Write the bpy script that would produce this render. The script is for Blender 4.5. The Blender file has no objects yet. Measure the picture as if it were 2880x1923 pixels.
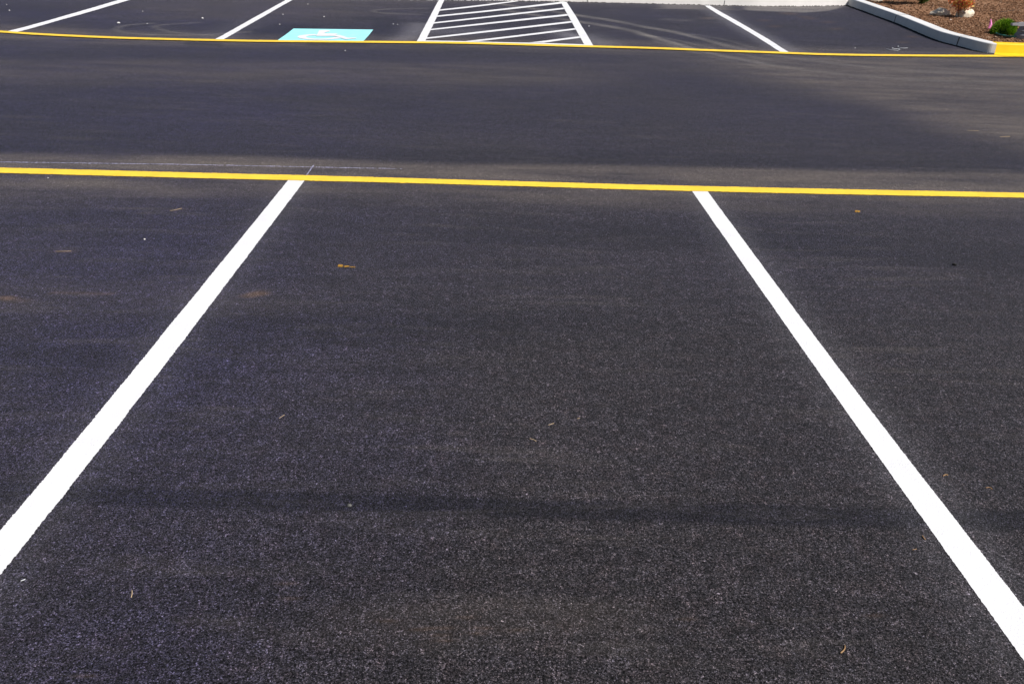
import bpy, bmesh, math, random
import numpy as np
from mathutils import Vector, Matrix

random.seed(7)
rng = np.random.default_rng(7)
sc = bpy.context.scene
COL = sc.collection

# ---------------------------------------------------------------- camera model (photograph 2880 x 1923)
CX, CY, FPX, CAMH = 1440.0, 961.5, 2240.0, 1.585
PITCH, YAW, ROLL = 0.48443712, 0.02730553, 0.03401856
Fv = Vector((math.sin(YAW)*math.cos(PITCH), math.cos(YAW)*math.cos(PITCH), -math.sin(PITCH)))
R0 = Vector((math.cos(YAW), -math.sin(YAW), 0)); U0 = R0.cross(Fv)
Rv = math.cos(ROLL)*R0 + math.sin(ROLL)*U0
Uv = -math.sin(ROLL)*R0 + math.cos(ROLL)*U0
CAM = Vector((0, 0, CAMH))

# ---------------------------------------------------------------- lie of the land: level aisle, bays rising to the pavement
SL, H0, H1 = 0.034, 11.9, 12.9
def G(x, y):
    y = min(y, 40.0)
    if y <= H0: return 0.0
    if y < H1: return SL*(y-H0)**2/(2*(H1-H0))
    return SL*(y-(H0+H1)/2)
def Gn(y):
    y = np.minimum(y, 40.0)
    return np.where(y <= H0, 0.0, np.where(y < H1, SL*(y-H0)**2/(2*(H1-H0)), SL*(y-(H0+H1)/2)))

def P(u, v, dz=0.0, surf=None):
    """where the line of sight through a spot of the photograph meets the ground (raised by dz)"""
    d = Fv + Rv*((u-CX)/FPX) - Uv*((v-CY)/FPX)
    s = surf or (lambda x, y: G(x, y)+dz)
    t = -CAMH/d.z if d.z < -1e-4 else 60.0
    for _ in range(40):
        q = CAM + d*t
        t2 = (s(q.x, q.y)-CAMH)/d.z
        if abs(t2-t) < 1e-7: break
        t = t2
    return CAM + d*t
def at(u, v, depth_y):
    d = Fv + Rv*((u-CX)/FPX) - Uv*((v-CY)/FPX)
    return CAM + d*(depth_y/d.y)

# ---------------------------------------------------------------- helpers
def tag(o, label=None, cat=None, group=None, kind=None):
    if label: o['label'] = label
    if cat: o['category'] = cat
    if group: o['group'] = group
    if kind: o['kind'] = kind
    return o
def mesh_obj(name, verts, faces, mat, parent=None, smooth=False):
    me = bpy.data.meshes.new(name)
    me.from_pydata([tuple(v) for v in verts], [], faces); me.update()
    if mat: me.materials.append(mat)
    if smooth: me.polygons.foreach_set('use_smooth', [True]*len(me.polygons))
    o = bpy.data.objects.new(name, me); COL.objects.link(o)
    if parent: attach(o, parent)
    return o
def attach(o, parent):
    o.parent = parent
    o.matrix_parent_inverse = Matrix.Translation(-Vector(parent.location))
def empty(name, loc):
    o = bpy.data.objects.new(name, None); COL.objects.link(o)
    o.location = loc; o.empty_display_size = .1
    return o

def resample(pts, n):
    pts = [Vector(p) for p in pts]
    L = [0]
    for a, b in zip(pts, pts[1:]): L.append(L[-1]+(b-a).length)
    out = []; k = 0
    for i in range(n):
        s = L[-1]*i/(n-1)
        while k < len(L)-2 and L[k+1] < s: k += 1
        f = (s-L[k])/max(L[k+1]-L[k], 1e-9)
        out.append(pts[k].lerp(pts[k+1], f))
    return out
def smooth_path(pts, it=2):
    """Chaikin"""
    for _ in range(it):
        q = [pts[0]]
        for a, b in zip(pts, pts[1:]):
            q += [a.lerp(b, .25), a.lerp(b, .75)]
        q.append(pts[-1]); pts = q
    return pts
def ribbon(name, A, B, mat, parent=None, dz=.004, step=.02, jit=.002, cross=2, px=True, smooth=1):
    """a coat of paint between two edges; the edges are given as spots of the photograph or as points"""
    if px:
        A = [P(u, v, dz) for u, v in A]; B = [P(u, v, dz) for u, v in B]
    A = smooth_path([Vector(a) for a in A], smooth); B = smooth_path([Vector(b) for b in B], smooth)
    LA = sum((b-a).length for a, b in zip(A, A[1:])); n = max(3, int(LA/step))
    A = resample(A, n); B = resample(B, n)
    verts = []; faces = []
    low = 0; hi = 0
    for i, (a, b) in enumerate(zip(A, B)):
        w = (b-a); w.z = 0; w.normalize()
        low = low*.93 + random.gauss(0, jit*.22); hi = hi*.93 + random.gauss(0, jit*.22)
        a2 = a + w*(low+random.gauss(0, jit)); b2 = b + w*(hi+random.gauss(0, jit))
        for k in range(cross+1):
            p = a2.lerp(b2, k/cross); p.z = G(p.x, p.y)+dz
            verts.append(p)
    c = cross+1
    for i in range(n-1):
        for k in range(cross):
            faces.append((i*c+k, (i+1)*c+k, (i+1)*c+k+1, i*c+k+1))
    o = mesh_obj(name, verts, faces, mat, parent)
    if o.data.polygons[0].normal.z < 0: o.data.flip_normals()
    return o

# ---------------------------------------------------------------- material helpers
class N:
    def __init__(self, name):
        self.m = bpy.data.materials.new(name); self.m.use_nodes = True
        self.t = self.m.node_tree; self.t.nodes.clear()
        self.out = self.t.nodes.new('ShaderNodeOutputMaterial')
        self.b = self.t.nodes.new('ShaderNodeBsdfPrincipled')
        self.t.links.new(self.b.outputs[0], self.out.inputs[0])
        self.co = self.t.nodes.new('ShaderNodeTexCoord').outputs['Object']
    def set(self, i, v):
        if hasattr(v, 'is_output') or isinstance(v, bpy.types.NodeSocket): self.t.links.new(v, i)
        else: i.default_value = v
    def col(self, c): return (c[0], c[1], c[2], 1)
    def math(self, op, a, b=0.0, c=0.0, clamp=False):
        n = self.t.nodes.new('ShaderNodeMath'); n.operation = op; n.use_clamp = clamp
        self.set(n.inputs[0], a); self.set(n.inputs[1], b); self.set(n.inputs[2], c)
        return n.outputs[0]
    def scale(self, v, s):
        n = self.t.nodes.new('ShaderNodeMapping'); self.set(n.inputs['Vector'], v); n.inputs['Scale'].default_value = s
        return n.outputs[0]
    def noise(self, scale, detail=2, rough=.5, vec=None, out='Fac', dist=0):
        n = self.t.nodes.new('ShaderNodeTexNoise'); self.set(n.inputs['Vector'], vec or self.co)
        n.inputs['Scale'].default_value = scale; n.inputs['Detail'].default_value = detail
        n.inputs['Roughness'].default_value = rough; n.inputs['Distortion'].default_value = dist
        return n.outputs[out]
    def vor(self, scale, feat='F1', vec=None, out='Distance'):
        n = self.t.nodes.new('ShaderNodeTexVoronoi'); n.feature = feat; self.set(n.inputs['Vector'], vec or self.co)
        n.inputs['Scale'].default_value = scale
        return n.outputs[out]
    def ramp(self, v, stops):
        n = self.t.nodes.new('ShaderNodeValToRGB'); self.set(n.inputs[0], v)
        e = n.color_ramp.elements
        while len(e) < len(stops): e.new(.5)
        for k, (p, c) in enumerate(stops):
            e[k].position = p; e[k].color = (c, c, c, 1) if not hasattr(c, '__len__') else self.col(c)
        return n.outputs[0]
    def mix(self, f, a, b, mode='MIX'):
        n = self.t.nodes.new('ShaderNodeMix'); n.data_type = 'RGBA'; n.blend_type = mode
        self.set(n.inputs[0], f)
        self.set(n.inputs[6], self.col(a) if isinstance(a, (tuple, list)) else a)
        self.set(n.inputs[7], self.col(b) if isinstance(b, (tuple, list)) else b)
        return n.outputs[2]
    def attr(self, name):
        n = self.t.nodes.new('ShaderNodeAttribute'); n.attribute_name = name
        return n.outputs['Fac']
    def bump(self, h, strength, dist):
        n = self.t.nodes.new('ShaderNodeBump'); self.set(n.inputs['Height'], h)
        n.inputs['Strength'].default_value = strength; n.inputs['Distance'].default_value = dist
        self.t.links.new(n.outputs[0], self.b.inputs['Normal'])
    def fin(self, base, rough=.8, spec=.5):
        self.set(self.b.inputs['Base Color'], self.col(base) if isinstance(base, (tuple, list)) else base)
        self.set(self.b.inputs['Roughness'], rough); self.set(self.b.inputs['Specular IOR Level'], spec)
        return self.m

# asphalt: dark binder with small stones, plus the dirt and wear stored on the sheet
def mat_asphalt():
    n = N('asphalt')
    jit = n.noise(60, 2, .6, out='Color')
    va = n.t.nodes.new('ShaderNodeVectorMath'); va.operation = 'MULTIPLY_ADD'
    n.set(va.inputs[0], jit); va.inputs[1].default_value = (.006, .006, .006); n.set(va.inputs[2], n.co)
    vec = va.outputs[0]
    vn = n.t.nodes.new('ShaderNodeTexVoronoi'); vn.feature = 'F1'; n.set(vn.inputs['Vector'], vec); vn.inputs['Scale'].default_value = 320
    vm = n.t.nodes.new('ShaderNodeTexVoronoi'); vm.feature = 'F1'; n.set(vm.inputs['Vector'], vec); vm.inputs['Scale'].default_value = 120
    sep = n.t.nodes.new('ShaderNodeSeparateColor'); n.set(sep.inputs[0], vn.outputs['Color'])
    sep2 = n.t.nodes.new('ShaderNodeSeparateColor'); n.set(sep2.inputs[0], vm.outputs['Color'])
    # relative brightness of the stones, about 1 on average
    stone = n.ramp(sep.outputs[0], [(0, .12), (.35, .42), (.62, .85), (.82, 1.5), (.95, 2.4), (1, 3.7)])
    big = n.ramp(sep2.outputs[1], [(0, .6), (.5, .95), (.85, 1.25), (.97, 1.5), (1, 2.6)])
    cl = n.ramp(n.noise(42, 5, .85), [(.30, .62), (.5, 1), (.66, 1.4)])
    big = n.mix(1, big, cl, 'MULTIPLY')
    cf = n.ramp(n.noise(20, 3, .8, n.scale(n.co, (1, .8, 1))), [(.34, .66), (.5, 1), (.64, 1.38)])
    big = n.mix(1, big, cf, 'MULTIPLY')
    gap = n.ramp(vn.outputs['Distance'], [(.30, 1.15), (.72, .30)])  # dark between stones: binder, plus shade of the pits put into the colour
    pit_shade = n.ramp(n.noise(150, 3, .75), [(.40, .12), (.50, .95), (1, 1.1)])
    gap = n.mix(1, gap, pit_shade, 'MULTIPLY')
    rel = n.mix(1, n.mix(1, stone, big, 'MULTIPLY'), gap, 'MULTIPLY')
    rel2 = n.mix(.45, rel, (1, 1, 1))
    tint = n.mix(sep.outputs[2], (.96, .94, 1.10), (1.08, .97, .96))
    rel = n.mix(1, rel, tint, 'MULTIPLY')
    st = n.noise(2.2, 5, .65, n.scale(n.co, (.30, 2.2, 1)))
    stm = n.ramp(st, [(.28, .2), (.5, .85), (.7, 1.35)])
    br = n.noise(.55, 4, .6, n.scale(n.co, (.5, 1.3, 1)))
    br2 = n.noise(5, 5, .65, n.scale(n.co, (.35, 1.4, 1)))
    hue = n.noise(.9, 3, .5)
    hue2 = n.noise(14, 3, .6)
    base = n.mix(0, (.0400, .0370, .0410), (0, 0, 0))
    base = n.mix(1, base, n.ramp(br, [(.25, .84), (.5, 1), (.75, 1.16)]), 'MULTIPLY')
    base = n.mix(1, base, n.ramp(br2, [(.3, .80), (.5, 1), (.72, 1.24)]), 'MULTIPLY')
    blue = n.attr('blue'); dust = n.attr('dust'); spray = n.attr('spray'); dark = n.attr('dark'); brown = n.attr('brown'); pale = n.attr('pale')
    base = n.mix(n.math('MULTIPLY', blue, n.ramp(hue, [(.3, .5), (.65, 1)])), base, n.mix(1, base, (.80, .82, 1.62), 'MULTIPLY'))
    base = n.mix(n.ramp(hue2, [(.45, 0), (.75, .7)]), base, n.mix(1, base, (1.15, .98, .90), 'MULTIPLY'))
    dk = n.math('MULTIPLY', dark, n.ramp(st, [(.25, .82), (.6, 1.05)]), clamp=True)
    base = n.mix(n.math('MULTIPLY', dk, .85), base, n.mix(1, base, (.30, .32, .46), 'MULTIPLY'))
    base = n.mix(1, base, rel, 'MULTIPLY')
    def lay(base, m, br_, k, c):
        f = n.math('MULTIPLY', n.math('MULTIPLY', m, br_) if br_ else m, k, clamp=True)
        return n.mix(f, base, n.mix(1, rel2, c, 'MULTIPLY'))
    sc1 = n.noise(7, 6, .7, n.scale(n.co, (.16, 1.6, 1)), dist=.4)
    sc2 = n.noise(.8, 3, .6)
    base = lay(base, n.math('MULTIPLY', n.ramp(sc1, [(.52, 0), (.72, 1)]), n.ramp(sc2, [(.4, .15), (.65, 1)])), None, .42, (.125, .108, .100))
    dm = n.ramp(n.noise(1.1, 6, .72, n.scale(n.co, (.6, 1.5, 1)), dist=.6), [(.32, .35), (.5, .9), (.68, 1.3)])
    base = lay(base, n.math('MULTIPLY', dust, dm), stm, .62, (.142, .117, .102))
    base = lay(base, n.math('MULTIPLY', spray, n.ramp(sep.outputs[1], [(0, .15), (.5, .7), (1, 2.2)])), None, .46, (.27, .26, .29))
    base = lay(base, pale, n.ramp(st, [(.30, .45), (.5, .95), (.7, 1.2)]), .72, (.23, .21, .195))
    base = lay(base, brown, None, .60, (.165, .100, .062))
    h = n.math('ADD', n.math('MULTIPLY', vn.outputs['Distance'], -.6), n.math('MULTIPLY', sep.outputs[1], .5))
    n.bump(h, .55, .003)
    n.b.inputs['Sheen Weight'].default_value = .085
    n.b.inputs['Sheen Roughness'].default_value = .45
    n.b.inputs['Sheen Tint'].default_value = (.95, .90, 1, 1)
    return n.fin(base, .62, n.math('MULTIPLY', gap, .42))
def mat_paint(name, c, c2, pin=.5, rough=.55, wear=.0):
    n = N(name)
    f = n.noise(7, 4, .6); base = n.mix(n.ramp(f, [(.35, 0), (.65, 1)]), c, c2)
    p = n.noise(150, 3, .7); q = n.noise(9, 3, .6)
    pm = n.math('MULTIPLY', n.ramp(p, [(.66, 0), (.71, 1)]), n.ramp(q, [(.4, .15), (.6, 1)]))
    base = n.mix(n.math('MULTIPLY', pm, pin), base, (c[0]*.16+.02, c[1]*.16+.02, c[2]*.16+.02))
    n.bump(n.vor(160), .35, .003)
    return n.fin(base, rough, .3)
def mat_concrete(name, c, var=.12):
    n = N(name)
    f = n.noise(6, 6, .65); g = n.noise(90, 3, .7); w = n.noise(1.3, 4, .6)
    base = n.mix(n.ramp(f, [(.3, 0), (.7, 1)]), tuple(x*(1-var) for x in c), tuple(min(1, x*(1+var)) for x in c))
    base = n.mix(1, base, n.ramp(w, [(.3, .90), (.6, 1.02)]), 'MULTIPLY')
    base = n.mix(n.ramp(g, [(.64, 0), (.72, .45)]), base, tuple(x*.5 for x in c))
    n.bump(g, .3, .003)
    return n.fin(base, .85, .3)
def mat_mulch(name, base_only=False):
    n = N(name)
    geo = n.t.nodes.new('ShaderNodeNewGeometry')
    r = geo.outputs['Random Per Island'] if not base_only else n.vor(34, 'F1', n.scale(n.co, (1, 1.6, 1)), 'Color')
    c = n.ramp(r, [(0, (.10, .050, .028)), (.25, (.165, .084, .046)), (.55, (.23, .122, .067)), (.88, (.30, .17, .10)), (1, (.42, .29, .20))])
    g = n.noise(70, 4, .7)
    c = n.mix(1, c, n.ramp(g, [(.25, .6), (.6, 1.1)]), 'MULTIPLY')
    n.bump(g, .6, .01)
    return n.fin(c, .9, .15)
def mat_plain(name, c, c2=None, rough=.7, spec=.3, scale=20, trans=0):
    n = N(name)
    c2 = c2 or tuple(x*.8 for x in c)
    base = n.mix(n.ramp(n.noise(scale, 4, .6), [(.35, 0), (.65, 1)]), c, c2)
    n.bump(n.noise(scale*4, 3, .6), .2, .003)
    n.fin(base, rough, spec)
    return n.m
def mat_leaf(name, cols, rough=.5, tl=.25):
    n = N(name)
    geo = n.t.nodes.new('ShaderNodeNewGeometry')
    base = n.ramp(geo.outputs['Random Per Island'], [(k/(len(cols)-1), c) for k, c in enumerate(cols)])
    n.fin(base, rough, .3)
    tr = n.t.nodes.new('ShaderNodeBsdfTranslucent'); n.set(tr.inputs[0], base)
    mx = n.t.nodes.new('ShaderNodeMixShader'); mx.inputs[0].default_value = tl
    n.t.links.new(n.b.outputs[0], mx.inputs[1]); n.t.links.new(tr.outputs[0], mx.inputs[2])
    n.t.links.new(mx.outputs[0], n.out.inputs[0])
    return n.m

M_ASPH = mat_asphalt()
M_WHITE = mat_paint('white_traffic_paint', (.64, .64, .665), (.71, .71, .725), .8)
M_YEL = mat_paint('yellow_traffic_paint', (.86, .575, .05), (.78, .50, .04), .7)
M_YEL2 = mat_paint('yellow_kerb_paint', (.86, .50, .006), (.88, .55, .010), .3)
M_PALEYEL = mat_paint('pale_yellow_paint', (.80, .66, .26), (.78, .62, .22), .2)
M_BLUE = mat_paint('light_blue_paint', (.30, .76, .80), (.36, .80, .84), .35)
M_CONC = mat_concrete('kerb_concrete', (.60, .60, .605), .05)
M_CONC2 = mat_concrete('pale_concrete', (.74, .71, .685), .04)
M_MULCH = mat_mulch('bark_soil', True); M_CHIP = mat_mulch('bark_chips')
M_ROCK = mat_concrete('pale_rock', (.66, .59, .47), .18)
M_PEB = mat_plain('white_pebble', (.75, .74, .72)); M_DSTONE = mat_plain('dark_stone', (.05, .05, .048), (.14, .14, .13), scale=60)
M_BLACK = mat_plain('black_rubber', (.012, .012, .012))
M_TWIG = mat_plain('dry_twig', (.42, .30, .17), (.55, .42, .28)); M_LEAF = mat_plain('dry_leaf', (.24, .13, .06), (.32, .20, .10))
M_PINK = mat_plain('pink_flag', (.92, .30, .62), (.90, .26, .58)); M_PPINK = mat_plain('pale_pink_stone', (.72, .50, .48))
M_WIRE = mat_plain('white_plastic', (.55, .57, .60), (.62, .64, .66))
M_PIPE = mat_plain('drip_pipe', (.03, .022, .018)); M_HOSE = mat_plain('green_hose', (.06, .22, .16), (.05, .17, .13), .45)
M_GREY = mat_plain('grey_plastic', (.24, .24, .27), (.20, .20, .23), .6, scale=8); M_CAP = mat_plain('white_cap', (.8, .8, .8))
M_CHALK = mat_plain('chalk_powder', (.62, .62, .85), (.45, .45, .66), .95, .05, 60)
M_ORANGE = mat_plain('orange_paint_drop', (.50, .27, .03), (.30, .16, .03))
M_BLADE = mat_leaf('green_blades', [(.02, .06, .004), (.07, .17, .008), (.20, .38, .02), (.42, .62, .04)], .5, .08)
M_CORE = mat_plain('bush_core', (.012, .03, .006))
M_REDL = mat_leaf('red_leaves', [(.50, .07, .04), (.74, .16, .08), (.80, .28, .09), (.66, .44, .11), (.40, .40, .09)])
M_GRNL = mat_leaf('dark_green_leaves', [(.03, .07, .012), (.07, .14, .02), (.13, .17, .03)])
M_STEM = mat_plain('shrub_stem', (.16, .05, .03), (.10, .05, .03))

# ---------------------------------------------------------------- the asphalt sheet with its dirt and wear
def grid_axis(a, b, step, outer):
    c = np.arange(a, b+1e-6, step)
    return np.concatenate([[-o for o in outer[::-1]]+np.array([a])*0+a, c, [b+o for o in outer]]) if False else np.concatenate([np.array([a-o for o in outer[::-1]]), c, np.array([b+o for o in outer])])
gx = grid_axis(-12.0, 12.0, .05, (1, 4, 15, 60, 250, 900))
gx = np.unique(np.round(np.concatenate([gx, np.arange(-3.5, 3.5, .025)]), 4))
rows_ = [1.1]
while rows_[-1] < 20.5: rows_.append(rows_[-1]+min(.045, 6*rows_[-1]**2/3900))
gy = np.array([-1000, -300, -80, -20, -5, -1, .3, .7]+rows_+[r_+20.5 for r_ in (.5, 2, 8, 30, 100, 400, 1000)])
X, Y = np.meshgrid(gx, gy)
Z = Gn(Y)
nx, ny = len(gx), len(gy)
V = np.stack([X.ravel(), Y.ravel(), Z.ravel()], 1)
rel = V - np.array(CAM)
dF = rel @ np.array(Fv); ok = dF > .4
dFs = np.where(ok, dF, 1)
U_ = np.where(ok, CX + FPX*(rel @ np.array(Rv))/dFs, -9999)
W_ = np.where(ok, CY - FPX*(rel @ np.array(Uv))/dFs, -9999)
xs, ys = V[:, 0], V[:, 1]
inside = ok & (np.abs(xs) < 13) & (ys > .4) & (ys < 21)
def sm(a, b, t): t = np.clip((t-a)/(b-a), 0, 1); return t*t*(3-2*t)
def band(cl, half, soft):
    """a band along a line of the photograph (u, v pairs)"""
    c = np.interp(U_, [p[0] for p in cl], [p[1] for p in cl])
    return 1-sm(half, half+soft, np.abs(W_-c))
def between(top, bot, st, sb):
    a = np.interp(U_, [p[0] for p in top], [p[1] for p in top]); b = np.interp(U_, [p[0] for p in bot], [p[1] for p in bot])
    return sm(-st/2, st/2, W_-a)*(1-sm(-sb/2, sb/2, W_-b))
def xr(a, b, s): return sm(a-s, a+s, U_)*(1-sm(b-s, b+s, U_))
def blob(u, v, ru, rv, p=1): return np.exp(-(((U_-u)/ru)**2+((W_-v)/rv)**2)**p)
def wline(pts, w, soft=None, px=True):
    """distance (metres, on the ground) to a path"""
    q = [P(u, v) for u, v in pts] if px else [Vector(p) for p in pts]
    q = smooth_path(q, 2)
    best = np.full(len(xs), 99.)
    for a, b in zip(q, q[1:]):
        dx, dy = b.x-a.x, b.y-a.y; L = dx*dx+dy*dy+1e-12
        t = np.clip(((xs-a.x)*dx+(ys-a.y)*dy)/L, 0, 1)
        best = np.minimum(best, np.hypot(xs-a.x-t*dx, ys-a.y-t*dy))
    return np.exp(-(best/w)**2)
YN = [(0, 479), (960, 503), (1400, 515), (1800, 527), (2880, 549)]          # near yellow line
YF = [(-60, 86), (0, 89), (122, 97.3), (306, 105.7), (460, 110), (613, 113.4), (720, 115.5), (1020, 117.9), (1280, 120.3), (1380, 122.8), (1640, 130.3), (1840, 135.3), (1991, 141.5), (2183, 148), (2340, 154), (2593, 156.6), (2800, 157.4), (2960, 157.6)]
dust = np.zeros(len(xs)); spray = dust.copy(); dark = dust.copy(); blue = dust.copy(); brown = dust.copy(); pale = dust.copy()
dust += 1.25*between([(0, 432), (700, 440), (1226, 463), (1840, 468), (2880, 490)], [(0, 486), (960, 512), (1800, 535), (2880, 556)], 22, 14)
dust += .7*between([(p[0], p[1]) for p in YN], [(p[0], p[1]+52) for p in YN], 10, 70)
dust += .30*xr(-400, 560, 160)*between([(0, 480), (900, 500)], [(0, 580), (900, 560)], 20, 60)
dust += 1.1*between([(1700, 150), (2100, 165), (2880, 165)], [(1700, 165), (1950, 190), (2150, 225), (2400, 275), (2620, 350), (2880, 410)], 16, 90)*sm(1650, 2250, U_)
dust += .7*band(YF, 9, 18)
dust += .45*xr(-400, 1700, 300)*between([(0, 166), (1500, 180)], [(0, 232), (1500, 240)], 20, 40)
dust += .20*xr(-100, 600, 150)*between([(0, 60), (700, 90)], [(0, 130), (700, 130)], 30, 20)
dust += .35*xr(300, 1100, 200)*band([(300, 28), (1100, 34)], 14, 22)
dust += .16*band([(0, 835), (400, 838), (2880, 900)], 22, 50)*xr(-400, 900, 300)
dust += .30*between([(900, 1700), (1800, 1690)], [(900, 1800), (1800, 1790)], 60, 80)*xr(950, 1800, 200)
# dusty wheel tracks curving out of the bays
T1 = [(1380, 8), (1534, 29), (1641, 46), (1740, 60), (1800, 74), (1877, 86), (1953, 103), (2030, 125), (2110, 143), (2225, 164), (2450, 190), (2637, 205), (2990, 212)]
T2 = [(1430, 32), (1641, 64), (1764, 83), (1840, 107), (1900, 124), (2004, 153), (2106, 172), (2187, 188), (2375, 212), (2600, 228), (2990, 236)]
T3 = [(1790, 96), (1877, 108), (1960, 126), (2060, 148), (2200, 176)]
T4 = [(1950, 97), (2040, 112), (2110, 132)]
for t, w, s in ((T1, .085, .85), (T2, .085, .85), (T3, .05, .45), (T4, .05, .45), ([(u, v+3.2) for u, v in T1], .03, .4), ([(u, v-3.5) for u, v in T2], .03, .4), ([(u, v+9+max(0, u-2000)*.012) for u, v in T2[3:]], .05, .35), ([(u, v-9) for u, v in T1[8:]], .06, .3)):
    pale += s*1.15*wline(t, w)*(1-.55*sm(1900, 2350, U_))*(.75+.25*np.sin(U_/23.)*np.sin(U_/61.+1))
for t in ([(430, 66), (350, 71), (322, 82), (340, 92), (420, 98)], [(560, 64), (450, 70), (430, 77), (480, 92), (600, 100)], [(1200, 24), (1080, 26), (1040, 31), (1080, 39), (1180, 41)], [(700, 90), (560, 100), (420, 98)]):
    pale += .45*wline(t, .05)
pale += .6*wline([(1840, 25), (1980, 26), (2080, 29)], .05) + .25*wline([(1830, 30), (1960, 31), (2060, 34)], .03)
pale += 1.0*between([(2060, 12), (2100, 17), (2400, 10)], [(2060, 27), (2130, 31), (2262, 36), (2330, 31), (2375, 20)], 4, 4)*xr(2095, 2365, 14)
pale += .6*between([(1840, 8), (2080, 12)], [(1840, 24), (2080, 28)], 4, 4)*xr(1860, 2050, 25)
pale += .25*wline([(1090, 36), (1300, 36)], .05)
# overspray and marking dust beside the painted lines
spray += .80*wline([(2010, 30), (2060, 62), (2130, 98), (2215, 142)], .22)*1.0
spray += .7*wline([(1640, 105), (1680, 124)], .35) + .7*wline([(1560, 85), (1600, 100)], .20)
spray += .7*wline([(1180, 70), (1160, 100), (1130, 112)], .22) + .45*wline([(1240, 88), (1340, 88)], .35)
spray += .20*wline([(600, 108), (700, 62)], .30)
spray += .12*wline([(856, 508), (560, 900), (252, 1300), (-80, 1720)], .10) + .12*wline([(833, 508), (490, 900), (163, 1300), (-80, 1590)], .10)
spray += .20*wline([(1988, 540), (2257, 900), (2484, 1200), (2900, 1730)], .10) + .16*wline([(1945, 540), (2200, 900), (2411, 1200), (2900, 1890)], .10)
# darker, bluer areas
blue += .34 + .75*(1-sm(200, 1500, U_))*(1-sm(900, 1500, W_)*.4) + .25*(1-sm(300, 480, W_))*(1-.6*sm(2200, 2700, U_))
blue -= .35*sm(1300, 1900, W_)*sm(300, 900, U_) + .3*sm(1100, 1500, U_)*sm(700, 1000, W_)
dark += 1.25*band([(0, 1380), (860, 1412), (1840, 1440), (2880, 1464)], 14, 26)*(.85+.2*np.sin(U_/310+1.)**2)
dark += .5*band([(0, 640), (1226, 655), (2060, 668), (2880, 735)], 14, 40)*xr(1200, 3200, 250)
dark += .6*band([(0, 880), (1226, 925), (2060, 905)], 18, 55)*xr(500, 1700, 350)
dark += .45*band([(0, 1000), (2880, 1030)], 14, 60)*xr(-200, 600, 300)
dark += .40*band([(0, 415), (2880, 470)], 10, 24) + .25*between([(0, 250), (1000, 260)], [(0, 400), (1000, 400)], 60, 60)*(1-sm(100, 900, U_))
dark += .65*between([(660, 95), (760, 70), (1000, 72)], [(660, 110), (1000, 113)], 8, 8)*xr(690, 900, 25)
dark += .80*band([(0, 122), (814, 125), (1029, 129)], 3, 4)*xr(860, 1035, 10) + .8*band([(506, 122), (628, 126)], 3, 4)*xr(520, 626, 12)
dark += .6*between([(1010, 68), (1080, 46), (1150, 46)], [(1010, 112), (1100, 112), (1140, 92)], 6, 6)*xr(1045, 1125, 14) + .6*xr(992, 1064, 6)*band([(900, 53)], 4, 3)
dark += .6*(blob(2683, 746, 9, 6) + blob(985, 1428, 16, 8) + blob(1030, 1425, 14, 6) + blob(1490, 590, 10, 4))
dust *= 1-.75*np.clip(dark-.25, 0, 1)
brown += .85*blob(728, 825, 30, 7, 2) + .6*blob(700, 832, 26, 6, 2) + .95*blob(18, 838, 28, 6, 2) + .35*blob(50, 845, 40, 6) + .45*wline([(150, 822), (318, 826)], .012) + .3*blob(195, 707, 22, 3)
for u, v in ((1255, 1765), (1240, 1785), (1310, 1735), (1360, 1765), (1340, 1780), (1090, 1745), (1460, 1770), (810, 1640), (818, 1682), (1210, 1765), (1930, 1740), (1250, 1800), (2460, 1730), (240, 1900), (1180, 1770)):
    brown += .32*blob(u, v, 26, 5)
for u, v in ((2230, 40), (2262, 48), (2280, 53), (2330, 63), (2540, 120), (2565, 104), (2150, 58), (2180, 75), (2352, 82), (2210, 38), (1990, 52)):
    brown += .45*blob(u, v, 18, 2.2)
for u, v in ((1990, 52), (1925, 58), (1880, 55)): pale += .3*blob(u, v, 22, 2.5)
brown += .30*blob(500, 590, 28, 3) + .3*blob(175, 706, 30, 3)
def lo(a): return np.clip(np.where(inside, a, 0), 0, 1.2)
me = bpy.data.meshes.new('ground')
idx = np.arange(nx*ny).reshape(ny, nx)
F = np.stack([idx[:-1, :-1].ravel(), idx[:-1, 1:].ravel(), idx[1:, 1:].ravel(), idx[1:, :-1].ravel()], 1)
me.vertices.add(len(V)); me.vertices.foreach_set('co', V.ravel().astype(np.float32))
me.loops.add(F.size); me.loops.foreach_set('vertex_index', F.ravel().astype(np.int32))
me.polygons.add(len(F)); me.polygons.foreach_set('loop_start', np.arange(0, F.size, 4, dtype=np.int32))
me.update(calc_edges=True); me.validate()
me.polygons.foreach_set('use_smooth', np.ones(len(F), bool))
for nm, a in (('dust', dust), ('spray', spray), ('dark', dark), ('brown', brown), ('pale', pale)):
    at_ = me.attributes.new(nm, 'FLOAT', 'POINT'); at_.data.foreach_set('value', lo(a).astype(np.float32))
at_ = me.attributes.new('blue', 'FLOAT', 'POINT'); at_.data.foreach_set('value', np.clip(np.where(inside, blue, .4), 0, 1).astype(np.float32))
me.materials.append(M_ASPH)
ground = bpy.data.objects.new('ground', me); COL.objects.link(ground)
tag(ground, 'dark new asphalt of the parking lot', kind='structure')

# ---------------------------------------------------------------- painted markings
def line_thing(name, A, B, mat, label, cat='line marking', group=None, dz=.004, **k):
    o = ribbon(name, A, B, mat, None, dz, **k)
    c = sum((v.co for v in o.data.vertices), Vector())/len(o.data.vertices); c.z = 0
    o.data.transform(Matrix.Translation(-c)); o.location = c
    return tag(o, label, cat, group)
LG = 'white parking bay lines'
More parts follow.
